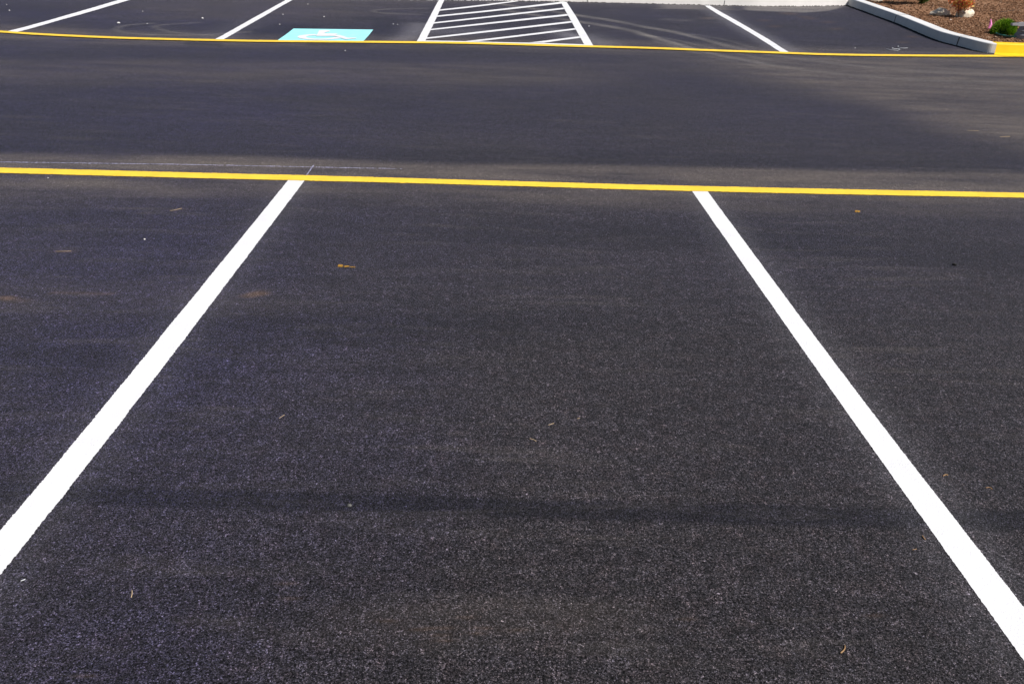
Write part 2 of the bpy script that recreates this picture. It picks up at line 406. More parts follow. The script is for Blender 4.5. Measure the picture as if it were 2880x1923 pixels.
# near bay lines: edges run on past the bottom of the picture
def ext(a, b, k): return (a[0]+(a[0]-b[0])*k, a[1]+(a[1]-b[1])*k)
la = [(812, 505), (490, 900), (163, 1300), (0, 1491)]; la.append(ext(la[-1], la[-2], 2.2))
lb = [(858, 506), (560, 900), (252, 1300), (0, 1616)]; lb.append(ext(lb[-1], lb[-2], 1.0))
line_thing('parking_line', la, lb, M_WHITE, 'wide white bay line running from the near yellow line down to the left edge', group=LG, step=.004, jit=.0010, dz=.0015)
ra = [(1943, 533), (2200, 900), (2411, 1200), (2880, 1857)]; ra.append(ext(ra[-1], ra[-2], .5))
rb = [(1987, 534), (2257, 900), (2484, 1200), (2880, 1707)]; rb.append(ext(rb[-1], rb[-2], .6))
line_thing('parking_line', ra, rb, M_WHITE, 'wide white bay line running from the near yellow line down to the right edge', group=LG, step=.004, jit=.0010, dz=.0015)
z1 = lambda L: [(x*.3065, y*.3065) for x, y in L]
z2 = lambda L: [(560+x*.3065, y*.3065) for x, y in L]
z3 = lambda L: [(1120+x*.3065, y*.3065) for x, y in L]
z4 = lambda L: [(1800+x*.25543, y*.25543) for x, y in L]
line_thing('parking_line', z1([(60, 290), (300, 228), (500, 174), (700, 115), (900, 58), (1095, 0), (1300, -58)]), z1([(152, 296), (300, 258), (500, 200), (700, 146), (900, 88), (1195, 0), (1400, -58)]), M_WHITE,
           'curving white bay line in the far row, nearest the top left corner', group=LG, jit=.003)
line_thing('parking_line', z2([(128, 370), (300, 276), (500, 166), (640, 88), (800, 0), (900, -56)]), z2([(208, 370), (370, 278), (560, 172), (690, 96), (860, 0), (960, -56)]), M_WHITE,
           'slanting white bay line in the far row just left of the blue symbol', group=LG, jit=.003)
line_thing('parking_line', z4([(712, 64), (800, 125), (1000, 240), (1200, 355), (1400, 480), (1562, 582)]), z4([(770, 64), (880, 128), (1050, 222), (1250, 338), (1450, 455), (1655, 584)]), M_WHITE,
           'white bay line in the far row between the striped aisle and the planting bed', group=LG, jit=.003)
# yellow boundary lines
line_thing('yellow_line', [(-80, 469.5), (0, 471.5), (480, 484), (960, 495.5), (1400, 508.5), (1800, 519.5), (2340, 531.5), (2960, 544)],
           [(-80, 483.5), (0, 486), (480, 499), (960, 510), (1400, 521.5), (1800, 534), (2340, 546), (2960, 557.5)], M_YEL,
           'thick yellow line crossing the whole lot behind the two near bay lines', group='yellow boundary lines', dz=.0035, step=.012, jit=.0018)
line_thing('yellow_line', [(u, v-2.5) for u, v in YF], [(u, v+2.6) for u, v in YF], M_YEL,
           'far thin yellow line running below the blue symbol to the yellow kerb', group='yellow boundary lines', dz=.012, step=.03, jit=.003)
# striped access aisle
aisle = empty('striped_aisle', P(1420, 80))
tag(aisle, 'white striped access aisle between the blue symbol and the next bay', 'aisle marking')
ribbon('border_line', z3([(168, 384), (268, 198), (372, 4)]), z3([(245, 380), (330, 212), (420, 6)]), M_WHITE, aisle, .008)
ribbon('border_line', z3([(1712, 420), (1650, 310), (1578, 180), (1488, 16)]), z3([(1792, 422), (1720, 300), (1640, 168), (1545, 20)]), M_WHITE, aisle, .008)
ribbon('edge_line', z3([(225, 373), (560, 378), (900, 388), (1300, 396), (1715, 409)]), z3([(220, 390), (560, 396), (900, 404), (1300, 413), (1718, 423)]), M_WHITE, aisle, .0065)
for a, b in (([(380, 90), (700, 54), (1060, 11)], [(375, 102), (720, 66), (1110, 13)]),
             ([(355, 145), (900, 89), (1495, 20)], [(350, 158), (900, 103), (1510, 34)]),
             ([(330, 207), (900, 143), (1515, 73)], [(325, 219), (900, 157), (1525, 86)]),
             ([(300, 268), (900, 201), (1550, 131)], [(292, 280), (900, 216), (1560, 146)]),
             ([(255, 347), (900, 274), (1595, 195)], [(246, 360), (900, 290), (1605, 209)]),
             ([(610, 380), (1100, 324), (1640, 259)], [(745, 380), (1200, 327), (1648, 272)]),
             ([(1200, 393), (1450, 362), (1680, 333)], [(1335, 394), (1500, 371), (1690, 347)])):
    ribbon('stripe', z3(a), z3(b), M_WHITE, aisle, .004)
# accessible parking symbol
z7 = lambda L: [(740+x*.14474, 60+y*.14474) for x, y in L]
sym = empty('accessible_symbol', P(890, 100))
tag(sym, 'light blue square with white wheelchair symbol painted on the asphalt', 'painted symbol')
ribbon('blue_panel', z7([(250, 388), (590, 146)]), z7([(1945, 392), (2140, 166)]), M_BLUE, sym, .004, cross=24, jit=.001, step=.06)
wc = [P(u, v, .008) for u, v in z7([(1030, 263), (900, 269), (790, 282), (742, 302), (775, 326), (880, 344), (1040, 354), (1200, 351), (1330, 341), (1420, 328), (1470, 312)])]
wc = resample(smooth_path(wc, 2), 60)
vs, fs = [], []
for i, p in enumerate(wc):
    a = wc[max(0, i-1)]; b = wc[min(len(wc)-1, i+1)]; d = (b-a); d.z = 0; d.normalize(); nrm = Vector((-d.y, d.x, 0))
    for s in (-.062, .062):
        q = p+nrm*s; q.z = G(q.x, q.y)+.008; vs.append(q)
for i in range(len(wc)-1): fs.append((2*i, 2*i+1, 2*i+3, 2*i+2))
body = [P(u, v, .0105) for u, v in z7([(1090, 178), (1200, 172), (1300, 181), (1295, 203), (1205, 218), (1195, 236), (1430, 240), (1455, 256), (1400, 262), (1490, 272), (1580, 296), (1645, 322), (1800, 320), (1825, 335), (1600, 354), (1555, 343), (1480, 315), (1400, 292), (1020, 290), (1060, 240)])]
k0 = len(vs)
body = resample(body+[body[0]], 90)[:-1]
vs += [Vector((q.x, q.y, G(q.x, q.y)+.0105)) for q in body]; fs.append(tuple(range(k0, k0+len(body))))
wsym = mesh_obj('wheelchair_symbol', vs, fs, M_WHITE, sym)
bm = bmesh.new(); bm.from_mesh(wsym.data); bmesh.ops.triangulate(bm, faces=[f for f in bm.faces if len(f.verts) > 4])
for f in bm.faces:
    if f.normal.z < 0: f.normal_flip()
bm.to_mesh(wsym.data); bm.free()
# chalk snap line and short tick
def speck_line(name, pts, w, label, dens=1.0, frac=1.0, cat='chalk line'):
    q = resample([P(u, v) for u, v in pts], 400); vs, fs = [], []
    L = sum((b-a).length for a, b in zip(q, q[1:]))
    for i in range(int(L*260*dens)):
        t = random.random()**(1/frac); k = min(int(t*399), 398); p = q[k].lerp(q[k+1], t*399-k)
        if math.sin(t*37)*math.sin(t*91+1)*.5+.35 > random.random(): continue
        a = random.random()*math.pi; s = random.uniform(.002, .005)
        y = random.gauss(0, w)
        for j in range(3):
            r = a+j*2.1; vs.append((p.x+math.cos(r)*s*1.6, p.y+y+math.sin(r)*s, G(p.x, p.y)+.0025))
        fs.append((len(vs)-3, len(vs)-2, len(vs)-1))
    o = mesh_obj(name, vs, fs, M_CHALK)
    if o.data.polygons and o.data.polygons[0].normal.z < 0: o.data.flip_normals()
    return tag(o, label, cat)
speck_line('chalk_line', [(0, 457), (480, 463), (878, 471), (1130, 476)][::-1], .0035, 'faint thin blue chalk line just behind the near yellow line', 4.0, 1.4)
speck_line('chalk_tick', [(860, 497), (872, 480), (882, 466)], .003, 'short slanting chalk tick crossing the chalk line above the left bay line', 3.2, 1, 'chalk mark')

# ---------------------------------------------------------------- kerbs
def frames(path):
    out = []
    for i, p in enumerate(path):
        a = path[max(0, i-1)]; b = path[min(len(path)-1, i+1)]; d = b-a; d.z = 0; d.normalize()
        out.append((p, Vector((-d.y, d.x, 0))))
    return out
def sweep(name, path, side, prof, mat, parent=None, joints=(), wob=.0015):
    """kerb section swept along a path on the ground; joints are places (metres along) where it pinches"""
    vs, fs = [], []; s = 0; m = len(prof); prev = None; rows = []
    fr = frames(path)
    for i, (p, nr) in enumerate(fr):
        if prev is not None: s += (p-prev).length
        prev = p
        rows.append((s, p, nr))
    # add rows at joints
    full = []
    L = rows[-1][0]
    marks = sorted([r[0] for r in rows]+[j+d for j in joints for d in (-.01,)])
    def at_s(x):
        for (s0, p0, n0), (s1, p1, n1) in zip(rows, rows[1:]):
            if s0 <= x <= s1+1e-9:
                f = (x-s0)/max(s1-s0, 1e-9); return p0.lerp(p1, f), n0.lerp(n1, f).normalized()
        return rows[-1][1], rows[-1][2]
    c = (sum(a for a, b in prof)/m, sum(b for a, b in prof)/m)
    for x in marks:
        p, nr = at_s(x); pinch = False
        w = math.sin(x*1.7)*wob+math.sin(x*4.1)*wob*.6
        for a, b in prof:
            if pinch: a, b = c[0]+(a-c[0])*.62, c[1]+(b-c[1])*.80
            q = p+nr*side*(a+w); vs.append((q.x, q.y, G(p.x, p.y)+b+w*.6))
    n = len(marks)
    for i in range(n-1):
        for k in range(m):
            k2 = (k+1) % m
            fs.append((i*m+k, (i+1)*m+k, (i+1)*m+k2, i*m+k2))
    fs.append(tuple(range(m))); fs.append(tuple((n-1)*m+k for k in range(m-1, -1, -1)))
    o = mesh_obj(name, vs, fs, mat, parent)
    bm = bmesh.new(); bm.from_mesh(o.data); bmesh.ops.recalc_face_normals(bm, faces=bm.faces[:]); bm.to_mesh(o.data); bm.free()
    return o
def kprof(w, h, r=.022, batter=.012):
    pts = [(-.004, -.10), (0, 0), (batter, h-r)]
    for k in range(1, 5):
        a = k/5*math.pi/2; pts.append((batter+r-r*math.cos(a), h-r+r*math.sin(a)))
    pts += [(batter+r, h), (w-.01, h-.002), (w, h-.012), (w, -.10)]
    return pts
# island kerb: from behind the far pavement, towards the camera, round the nose and off to the right
ik = [P(u, v) for u, v in ((2384, 16.5), (2427, 32), (2475, 50), (2528.5, 69.5), (2580, 92), (2627, 112.5), (2665, 124), (2698.6, 132), (2728, 140.5), (2756, 147), (2778, 150.5), (2797, 152))]
back = ik[0] + (ik[0]-ik[2])*1.6; back.z = 0
endp = ik[-1]+Vector((.45, -.03, 0)); far_ = endp+Vector((9, .35, 0))
grey_path = smooth_path([back]+ik, 2)
yel_path = smooth_path([ik[-1], endp, endp+Vector((2, .02, 0)), far_], 2)
def slen(path, pt):
    s = 0; best = (9e9, 0)
    for a, b in zip(path, path[1:]):
        s += (b-a).length; d = math.hypot(b.x-pt.x, b.y-pt.y)
        if d < best[0]: best = (d, s)
    return best[1]
kerb = empty('kerb', ik[5]); tag(kerb, 'curved grey concrete kerb with a yellow painted end around the bark planting bed', 'kerb')
KW, KH = .225, .150
sweep('concrete_section', grey_path, 1, kprof(KW, KH), M_CONC, kerb, [slen(grey_path, P(2528.5, 69.5)), slen(grey_path, P(2698, 132))])
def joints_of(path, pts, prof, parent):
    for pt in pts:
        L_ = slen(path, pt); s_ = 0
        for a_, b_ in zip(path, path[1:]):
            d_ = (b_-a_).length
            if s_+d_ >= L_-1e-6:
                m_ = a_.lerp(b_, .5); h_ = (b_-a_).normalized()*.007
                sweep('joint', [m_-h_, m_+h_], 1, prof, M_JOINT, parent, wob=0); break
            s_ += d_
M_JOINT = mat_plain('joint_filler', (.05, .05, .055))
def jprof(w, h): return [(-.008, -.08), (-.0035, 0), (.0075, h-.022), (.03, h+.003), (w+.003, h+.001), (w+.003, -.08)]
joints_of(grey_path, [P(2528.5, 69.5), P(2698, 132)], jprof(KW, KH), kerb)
sweep('painted_section', yel_path, 1, kprof(KW+.003, KH+.002), M_YEL2, kerb)
skA = [(2798, 149), (2830, 150), (2880, 150.5), (2960, 151)]; skB = [(2796, 154), (2830, 158.5), (2880, 158), (2960, 157)]
ribbon('paint_skirt', skA, skB, M_YEL2, kerb, .0155, jit=.004, step=.03)
# dark crumbs along the foot of the kerb, thickening its shadow line
# far kerb and pavement
FK = [(1050, 0), (1250, 1.5), (1450, 3.5), (1600, 6), (1800, 10.5), (2000, 15.5), (2150, 18.5), (2300, 18.2), (2383, 16.5)]
fk = [P(u, v) for u, v in FK]
d0 = (fk[0]-fk[4]).normalized()
fk = [fk[0]+d0*30, fk[0]+d0*8]+fk
fkc = smooth_path(fk, 2)
M_FK = M_CONC2
farkerb = sweep('kerb', fkc, 1, kprof(.16, .165, .015, .004), M_FK, None, [slen(fkc, P(1697, 8)), slen(fkc, P(2043.7, 16.5)), slen(fkc, P(1250, 1.5))])
tag(farkerb, 'long pale straight kerb along the back of the far bays', 'kerb')
# pale yellow stretch of the far kerb behind the striped aisle
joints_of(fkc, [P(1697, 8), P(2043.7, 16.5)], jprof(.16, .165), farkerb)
pp = [P(u, v) for u, v in ((1432, 3.2), (1464, 3.7), (1497, 4.2))]
for q in pp: q.y -= .004
sweep('painted_section', pp, 1, kprof(.164, .168, .015, .004), M_PALEYEL, farkerb, wob=0)
vs = []; fs = []
for p, nr in frames(fkc):
    for w in (.162, 2.2): 
        q = p+nr*w; vs.append((q.x, q.y, G(p.x, p.y)+.158))
for i in range(len(fkc)-1): fs.append((2*i, 2*i+2, 2*i+3, 2*i+1))
side = mesh_obj('sidewalk', vs, fs, M_CONC2); tag(side, 'pale concrete pavement behind the far kerb', kind='structure')
if side.data.polygons[0].normal.z < 0: side.data.flip_normals()

# crumbled asphalt edge; at the curved kerb black crumbs are added as foot shadow
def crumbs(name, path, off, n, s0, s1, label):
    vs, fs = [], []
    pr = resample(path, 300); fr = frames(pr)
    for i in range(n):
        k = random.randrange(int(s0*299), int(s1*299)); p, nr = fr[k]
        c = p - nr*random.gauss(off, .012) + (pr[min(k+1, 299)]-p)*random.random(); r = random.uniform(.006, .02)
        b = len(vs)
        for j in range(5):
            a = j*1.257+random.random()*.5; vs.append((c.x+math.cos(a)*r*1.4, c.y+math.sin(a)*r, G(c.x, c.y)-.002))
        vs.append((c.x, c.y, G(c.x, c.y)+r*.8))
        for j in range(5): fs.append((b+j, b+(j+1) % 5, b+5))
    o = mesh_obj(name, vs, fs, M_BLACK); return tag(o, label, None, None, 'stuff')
crumbs('asphalt_crumbs_shade', grey_path[1:], .016, 1500, .1, 1, 'dark crumbs of asphalt added to deepen the shadow line along the foot of the curved kerb')
crumbs('asphalt_crumbs_shade', fk[2:], .006, 700, 0, 1, 'ragged dark asphalt edge along the foot of the far kerb')

# ---------------------------------------------------------------- planting bed
def S(x, y):     # surface of the bed
    return G(x, y)+.112+.05*min(1, max(0, (x-8.1)/2.0))+.012*math.sin(x*3.1+y)+.010*math.sin(y*2.3+1.3*x)
def PS(u, v): return P(u, v, 0, S)
inner = [p+nr*(KW-.02) for p, nr in frames(grey_path)][4:] + [p+nr*(KW-.02) for p, nr in frames(yel_path)][1:]
inner = resample(inner, 120)
vs, fs = [], []; NB = 60
for p in inner:
    # fan out to a far back line
    q = Vector((max(p.x, 7.4)+3.2+(p.x-7.4)*.6, max(p.y+9, 24), 0))
    for j in range(NB):
        f = (j/(NB-1))**1.3; w = p.lerp(q, f); vs.append((w.x, w.y, S(w.x, w.y)))
for i in range(len(inner)-1):
    for j in range(NB-1):
        fs.append((i*NB+j, (i+1)*NB+j, (i+1)*NB+j+1, i*NB+j+1))
bed = mesh_obj('soil', vs, fs, M_MULCH, smooth=True); tag(bed, 'brown bark-covered soil of the planting bed', kind='structure')
if bed.data.polygons[0].normal.z < 0: bed.data.flip_normals()
def in_bed(x, y):
    best = 9e9; sgn = 1
    for a, b in zip(inner[::2], inner[2::2]):
        mx, my = (a.x+b.x)/2, (a.y+b.y)/2; d = math.hypot(x-mx, y-my)
        if d < best:
            best = d; nx_, ny_ = -(b.y-a.y), b.x-a.x; sgn = 1 if (x-mx)*nx_+(y-my)*ny_ > 0 else -1
    return sgn > 0 and best > .025
cv, cf = [], []
cnt = 0
while cnt < 15000:
    u = random.uniform(2375, 2960); v = random.uniform(-25, 128)
    p = PS(u, v)
    if not in_bed(p.x, p.y): continue
    cnt += 1
    L = random.uniform(.007, .024)*(1.35 if random.random() < .15 else 1); w = random.uniform(.004, .009); t = random.uniform(.003, .007)
    R = Matrix.Rotation(random.uniform(0, 6.28), 3, 'Z') @ Matrix.Rotation(random.gauss(0, .38), 3, 'Y') @ Matrix.Rotation(random.gauss(0, .4), 3, 'X')
    b = len(cv); c = Vector((p.x, p.y, S(p.x, p.y)+random.uniform(0, .012)))
    for dx, dy, dz in ((-1, -1, -1), (1, -.6, -1), (1, .6, -1), (-1, 1, -1), (-.9, -.8, 1), (.8, -.5, 1), (.9, .5, 1), (-.8, .9, 1)):
        cv.append(c+R @ Vector((dx*L, dy*w, dz*t)))
    cf += [(b, b+3, b+2, b+1), (b+4, b+5, b+6, b+7), (b, b+1, b+5, b+4), (b+1, b+2, b+6, b+5), (b+2, b+3, b+7, b+6), (b+3, b, b+4, b+7)]
chips = mesh_obj('bark_mulch', cv, cf, M_CHIP); tag(chips, 'loose brown bark chips covering the planting bed', kind='stuff')

# ---------------------------------------------------------------- stones
def rock(name, loc, sx, sy, sz, mat, label, cat='rock', group=None, seed=0, rot=0, rough=.18, sub=3):
    r = random.Random(seed); bm = bmesh.new(); bmesh.ops.create_icosphere(bm, subdivisions=sub, radius=1)
    dirs = [Vector((r.gauss(0, 1), r.gauss(0, 1), r.gauss(0, 1))).normalized() for _ in range(9)]
    offs = [r.uniform(.62, .95) for _ in range(9)]
    for v in bm.verts:
        d = v.co.normalized(); rad = 1
        for q, o in zip(dirs, offs):
            k = d.dot(q)
            if k > .15: rad = min(rad, o/k)
        rad *= 1+rough*.25*math.sin(7*d.x+3*d.y+seed)*math.sin(5*d.z+4*d.y)
        v.co = Vector((d.x*rad*sx, d.y*rad*sy, d.z*rad*sz))
    me = bpy.data.meshes.new(name); bm.to_mesh(me); bm.free(); me.materials.append(mat)
    o = bpy.data.objects.new(name, me); COL.objects.link(o); o.location = loc; o.rotation_euler = (0, 0, rot)
    return tag(o, label, cat, group)
RG = 'pale rocks in the planting bed'
p = PS(2718, 50); rock('rock', (p.x, p.y+.08, p.z+.035), .185, .13, .135, M_ROCK, 'large pale rock beside the red shrub', group=RG, seed=3, rot=.2)
p = PS(2655, 45); rock('rock', (p.x-.02, p.y+.10, p.z+.03), .22, .15, .11, M_ROCK, 'low flat pale rock left of the red shrub, half in its shadow', group=RG, seed=23, rot=.1)
p = PS(2463, 5); rock('rock', (p.x, p.y+.10, p.z+.05), .18, .14, .13, M_ROCK, 'pale rock at the top edge just behind the grey kerb corner', group=RG, seed=5)
p = PS(2631, 1.5); rock('rock', (p.x, p.y+.10, p.z+.05), .13, .12, .12, M_ROCK, 'pale rock at the top edge between the green shrub and the red shrub', group=RG, seed=6)
p = PS(2676, 2.0); rock('rock', (p.x, p.y+.10, p.z+.05), .10, .10, .12, M_ROCK, 'pale rock at the top edge behind the red shrub', group=RG, seed=9)
p = PS(2782, 2.5); rock('rock', (p.x, p.y+.10, p.z+.05), .11, .11, .12, M_ROCK, 'pale rock at the top edge above the pink flag', group=RG, seed=8)
p = PS(2551, 21); rock('pebble', (p.x+.02, p.y, p.z+.028), .055, .03, .03, M_PPINK, 'pale pink stone lying in front of the green shrub', 'pebble', seed=2)
p = PS(2541, 22.5); rock('pebble', (p.x-.01, p.y, p.z+.02), .035, .02, .018, M_PPINK, 'small pale pink chip just left of the pink stone', 'pebble', seed=4)
p = PS(2697, 60); rock('pebble', (p.x-.15, p.y+.02, p.z+.01), .018, .018, .015, M_PEB, 'small white pebble in the shadow under the red shrub', 'pebble', seed=4)
PG = 'white pebbles lying on the asphalt'
pebs = [((334, 67), .034, 'largest white pebble between the two left lines of the far row'), ((414, 68), .014, 'small white pebble right of the largest white pebble'),
        ((569.5, 53), .024, 'bright white pebble left of the second far bay line'), ((19, 14.5), .013, 'white pebble nearest the top left corner'),
        ((27, 31), .018, 'white pebble at the left edge above the first far bay line'), ((401.5, 33), .012, 'tiny white pebble behind the largest white pebble'),
        ((796, 42), .016, 'white pebble behind the blue symbol and right of the second far bay line'), ((911.5, 48.5), .017, 'white pebble right behind the middle of the blue symbol'),
        ((787, 70), .014, 'white pebble at the far left corner of the blue symbol'), ((1106, 69), .014, 'left one of two pebbles between blue symbol and striped aisle'),
        ((1118, 70), .012, 'right one of two pebbles between blue symbol and striped aisle'), ((866, 13), .014, 'white pebble in the blue symbol bay nearest the far kerb'),
        ((1656.5, 75), .015, 'white pebble just right of the striped aisle'), ((970.7, 144), .014, 'white pebble in the aisle below the blue symbol'),
        ((406.7, 674), .008, 'small white chip left of the near left bay line'),
        ((135, 501), .006, 'small white chip just below the left end of the near yellow line'), ((2405, 136), .014, 'white pebble near the white plastic ties')]
for i, ((u, v), r, lb_) in enumerate(pebs):
    q = P(u, v); r *= .62; rock('pebble', (q.x, q.y, q.z+r*.5), r*1.2, r, r*.8, M_PEB, lb_, 'pebble', PG, seed=20+i, sub=2)
q = P(983, 1421); rock('stone', (q.x, q.y, q.z+.001), .0075, .006, .007, M_DSTONE, 'grey stone stuck in the dark band in the near bay', 'stone', seed=51, sub=2)
q = P(2683.7, 746); rock('stone', (q.x, q.y, q.z+.004), .014, .010, .010, M_BLACK, 'small black crumb right of the near right bay line', 'stone', seed=52, sub=2)

# ---------------------------------------------------------------- tubes
def tube_mesh(paths, sides=5):
    vs, fs = [], []
    for pts, r0, r1 in paths:
        pts = [Vector(p) for p in pts]; b = len(vs); n = len(pts)
        for i, p in enumerate(pts):
            d = (pts[min(n-1, i+1)]-pts[max(0, i-1)]).normalized()
            a = d.cross(Vector((0, 0, 1)) if abs(d.z) < .9 else Vector((1, 0, 0))).normalized(); c = d.cross(a)
            r = r0+(r1-r0)*i/(n-1)
            for k in range(sides):
                t = k*2*math.pi/sides; vs.append(p+a*math.cos(t)*r+c*math.sin(t)*r)
        for i in range(n-1):
            for k in range(sides):
                k2 = (k+1) % sides; fs.append((b+i*sides+k, b+i*sides+k2, b+(i+1)*sides+k2, b+(i+1)*sides+k))
        fs.append(tuple(b+k for k in range(sides))[::-1]); fs.append(tuple(b+(n-1)*sides+k for k in range(sides)))
    return vs, fs
def tube(name, pts, r0, r1, mat, parent=None, sides=6):
    vs, fs = tube_mesh([(pts, r0, r1)], sides); return mesh_obj(name, vs, fs, mat, parent, True)
def gpath(px, h, surf=None, n=12):
    pts = resample(smooth_path([(P(u, v, h) if surf is None else P(u, v, 0, surf)) for u, v in px], 2), n)
    return [Vector((p.x, p.y, (G(p.x, p.y) if surf is None else surf(p.x, p.y))+h)) for p in pts]
# litter on the asphalt
TG = 'dry twigs and needles on the asphalt'
for px, r, mat, lb_ in (([(1489, 1233), (1498, 1234), (1508, 1240)], .0011, M_TWIG, 'curved tan pine needle near the middle of the near bay'),
                        ([(1542, 1195), (1550, 1192), (1558, 1190)], .0010, M_TWIG, 'straight pale needle just behind the curved one in the near bay'),
                        ([(1623, 1177), (1630, 1175)], .0008, M_TWIG, 'tiny pale needle right of the straight one in the near bay'),
                        ([(785, 1176), (800, 1166)], .0009, M_TWIG, 'short pale needle in the left half of the near bay'),
                        ([(371, 1658), (372, 1668), (369, 1679)], .0012, M_TWIG, 'thin brown needle below the near left bay line'),
                        ([(58, 1633), (71, 1628)], .0014, M_WIRE, 'short white splinter below the near left bay line'),
                        ([(2376, 1813), (2377, 1822), (2371, 1830), (2364, 1835)], .0020, M_LEAF, 'curled brown bud scale left of the near right bay line at the bottom'),
                        ([(2594, 1505), (2598, 1512), (2602, 1516)], .0020, M_LEAF, 'brown leaf scrap touching the left side of the near right bay line'),
                        ([(2566, 1545), (2578, 1543)], .0010, M_LEAF, 'thin reddish needle left of the near right bay line'),
                        ([(2652, 1338), (2660, 1333), (2666, 1336)], .0022, M_LEAF, 'orange brown scrap right of the near right bay line'),
                        ([(2772, 1371), (2784, 1369), (2790, 1375)], .0015, M_LEAF, 'reddish brown twig near the right edge in the next bay'),
                        ([(2720, 367), (2752, 368)], .0012, M_TWIG, 'upper pale streak of straw near the right end of the drive aisle'),
                        ([(2812, 385), (2840, 384)], .0018, M_TWIG, 'lower pale straw near the right end of the drive aisle'),
                        ([(478, 593), (495, 590), (511, 586)], .0011, M_TWIG, 'pale straw in the bay left of the near left line'),
                        ([(155, 707), (200, 706)], .0008, M_TWIG, 'thin straw at the left edge of the near left bay'),
                        ([(2490, 154), (2530, 154)], .0035, M_WIRE, 'thin white strip beside the far yellow line near the kerb')):
    o = tube('twig', gpath(px, r*1.2, n=8), r*.7, r, mat); tag(o, lb_, 'twig' if mat is not M_WIRE else 'splinter', TG if mat is not M_WIRE else None)
# white plastic ties: thin tail with a small head
for px, hd, lb_ in (([(2493, 138), (2507, 141.5), (2527, 142.5)], (2528, 141.5), 'lower white plastic tie on the asphalt in the right far bay'),
                    ([(2512, 138.5), (2530, 138), (2534, 139.5)], (2510, 137.5), 'middle white plastic tie on the asphalt in the right far bay'),
                    ([(2526, 133), (2540, 136.5), (2553, 135.2)], (2525.5, 132.5), 'upper white plastic tie nearest the kerb in the right far bay')):
    e = empty('plastic_tie', P(*hd)); tag(e, lb_, 'cable tie', 'white plastic ties on the asphalt')
    tube('strap', gpath(px, .005, n=8), .0035, .0025, M_WIRE, e)
    h = P(*hd); vs, fs = tube_mesh([([h+Vector((0, 0, .002)), h+Vector((0, 0, .016))], .009, .008)], 6); mesh_obj('head', vs, fs, M_WIRE, e)
# splashes of orange paint
def splash(name, px, mat, label, cat):
    vs, fs = [], []
    for (u, v, ru, rv, n_) in px:
        for _ in range(n_):
            a = random.random()*6.28; q = random.random()**.6
            p = P(u+math.cos(a)*ru*q, v+math.sin(a)*rv*q); b = len(vs); s = random.uniform(.002, .006)
            for j in range(5):
                t = j*1.257+random.random(); vs.append((p.x+math.cos(t)*s*1.4, p.y+math.sin(t)*s, p.z+.003+.0000*j))
            fs.append(tuple(range(b, b+5)))
    zz = .003
    o = mesh_obj(name, [(v[0], v[1], v[2]+random.Random(i//5).random()*.002) for i, v in enumerate(vs)], fs, mat)
    for p_ in o.data.polygons: pass
    bm = bmesh.new(); bm.from_mesh(o.data)
    for f in bm.faces:
        if f.normal.z < 0: f.normal_flip()
    bm.to_mesh(o.data); bm.free()
    return tag(o, label, cat)
splash('paint_splash', [(958, 749, 6, 3.5, 20), (972, 751, 10, 1.5, 14), (990, 753, 12, 1.5, 6)], M_ORANGE, 'small yellow orange paint splash in the middle of the near bay', 'paint splash')
splash('paint_splash', [(2411, 596, 6, 2.5, 26)], M_ORANGE, 'small orange splash right of the near right bay line below the yellow line', 'paint splash')

# ---------------------------------------------------------------- plants and things in the bed
def leaf_cloud(c, n, rx, ry, rz, size, seed=0, up=.3, stretch=1.8):
    r = random.Random(seed); vs, fs = [], []
    for _ in range(n):
        while True:
            d = Vector((r.uniform(-1, 1), r.uniform(-1, 1), r.uniform(-1, 1)))
            if d.length < 1 and math.sin(d.x*5+seed)*math.sin(d.y*4)*math.sin(d.z*5+1) < .35: break
        p = c+Vector((d.x*rx, d.y*ry, d.z*rz)); s = size*r.uniform(.6, 1.3)
        a = Vector((r.gauss(0, 1), r.gauss(0, 1), r.gauss(up, 1))).normalized(); b = a.cross(Vector((r.gauss(0, 1), r.gauss(0, 1), r.gauss(0, 1)))).normalized()
        k = len(vs); vs += [p-a*s*stretch*.5, p+b*s*.4, p+a*s*stretch*.5, p-b*s*.4]; fs.append((k, k+1, k+2, k+3))
    return vs, fs
def branches(base, tips, r0, seed=0):
    r = random.Random(seed); out = []
    for t in tips:
        m = base.lerp(t, .5)+Vector((r.gauss(0, .02), r.gauss(0, .02), r.gauss(.02, .02)))
        out.append((smooth_path([base, m, t], 2), r0, r0*.35))
        for _ in range(4):
            f = r.uniform(.4, .9); s = base.lerp(t, f) if f > .5 else base.lerp(m, f*2)
            out.append(([s, s+Vector((r.gauss(0, .06), r.gauss(0, .05), r.uniform(.02, .08)))], r0*.5, r0*.25))
    return tube_mesh(out, 4)
def shrub(name, base, h, w, mat, label, group, nleaf, size, seed):
    e = empty(name, base); tag(e, label, 'shrub', group); r = random.Random(seed)
    tips = [base+Vector((r.uniform(-w, w)*.8, r.uniform(-w, w)*.7, h*r.uniform(.6, 1))) for _ in range(9)]
    vs, fs = branches(base-Vector((0, 0, .02)), tips, .007, seed); mesh_obj('stems', vs, fs, M_STEM, e)
    vs, fs = [], []
    for t in tips:
        a, b = leaf_cloud(t-Vector((0, 0, h*.05)), nleaf//9, w*.42, w*.42, h*.20, size, r.randrange(999)); k = len(vs); vs += a; fs += [tuple(i+k for i in f) for f in b]
    a, b = leaf_cloud(base+Vector((0, 0, h*.55)), nleaf//6, w*.7, w*.6, h*.35, size, seed+3); k = len(vs); vs += a; fs += [tuple(i+k for i in f) for f in b]
    a, b = leaf_cloud(base+Vector((0, 0, .15)), int(nleaf*.16), w*.42, w*.35, .13, size*.8, seed+5); k = len(vs); vs += a; fs += [tuple(i+k for i in f) for f in b]
    mesh_obj('foliage', vs, fs, mat, e)
    return e
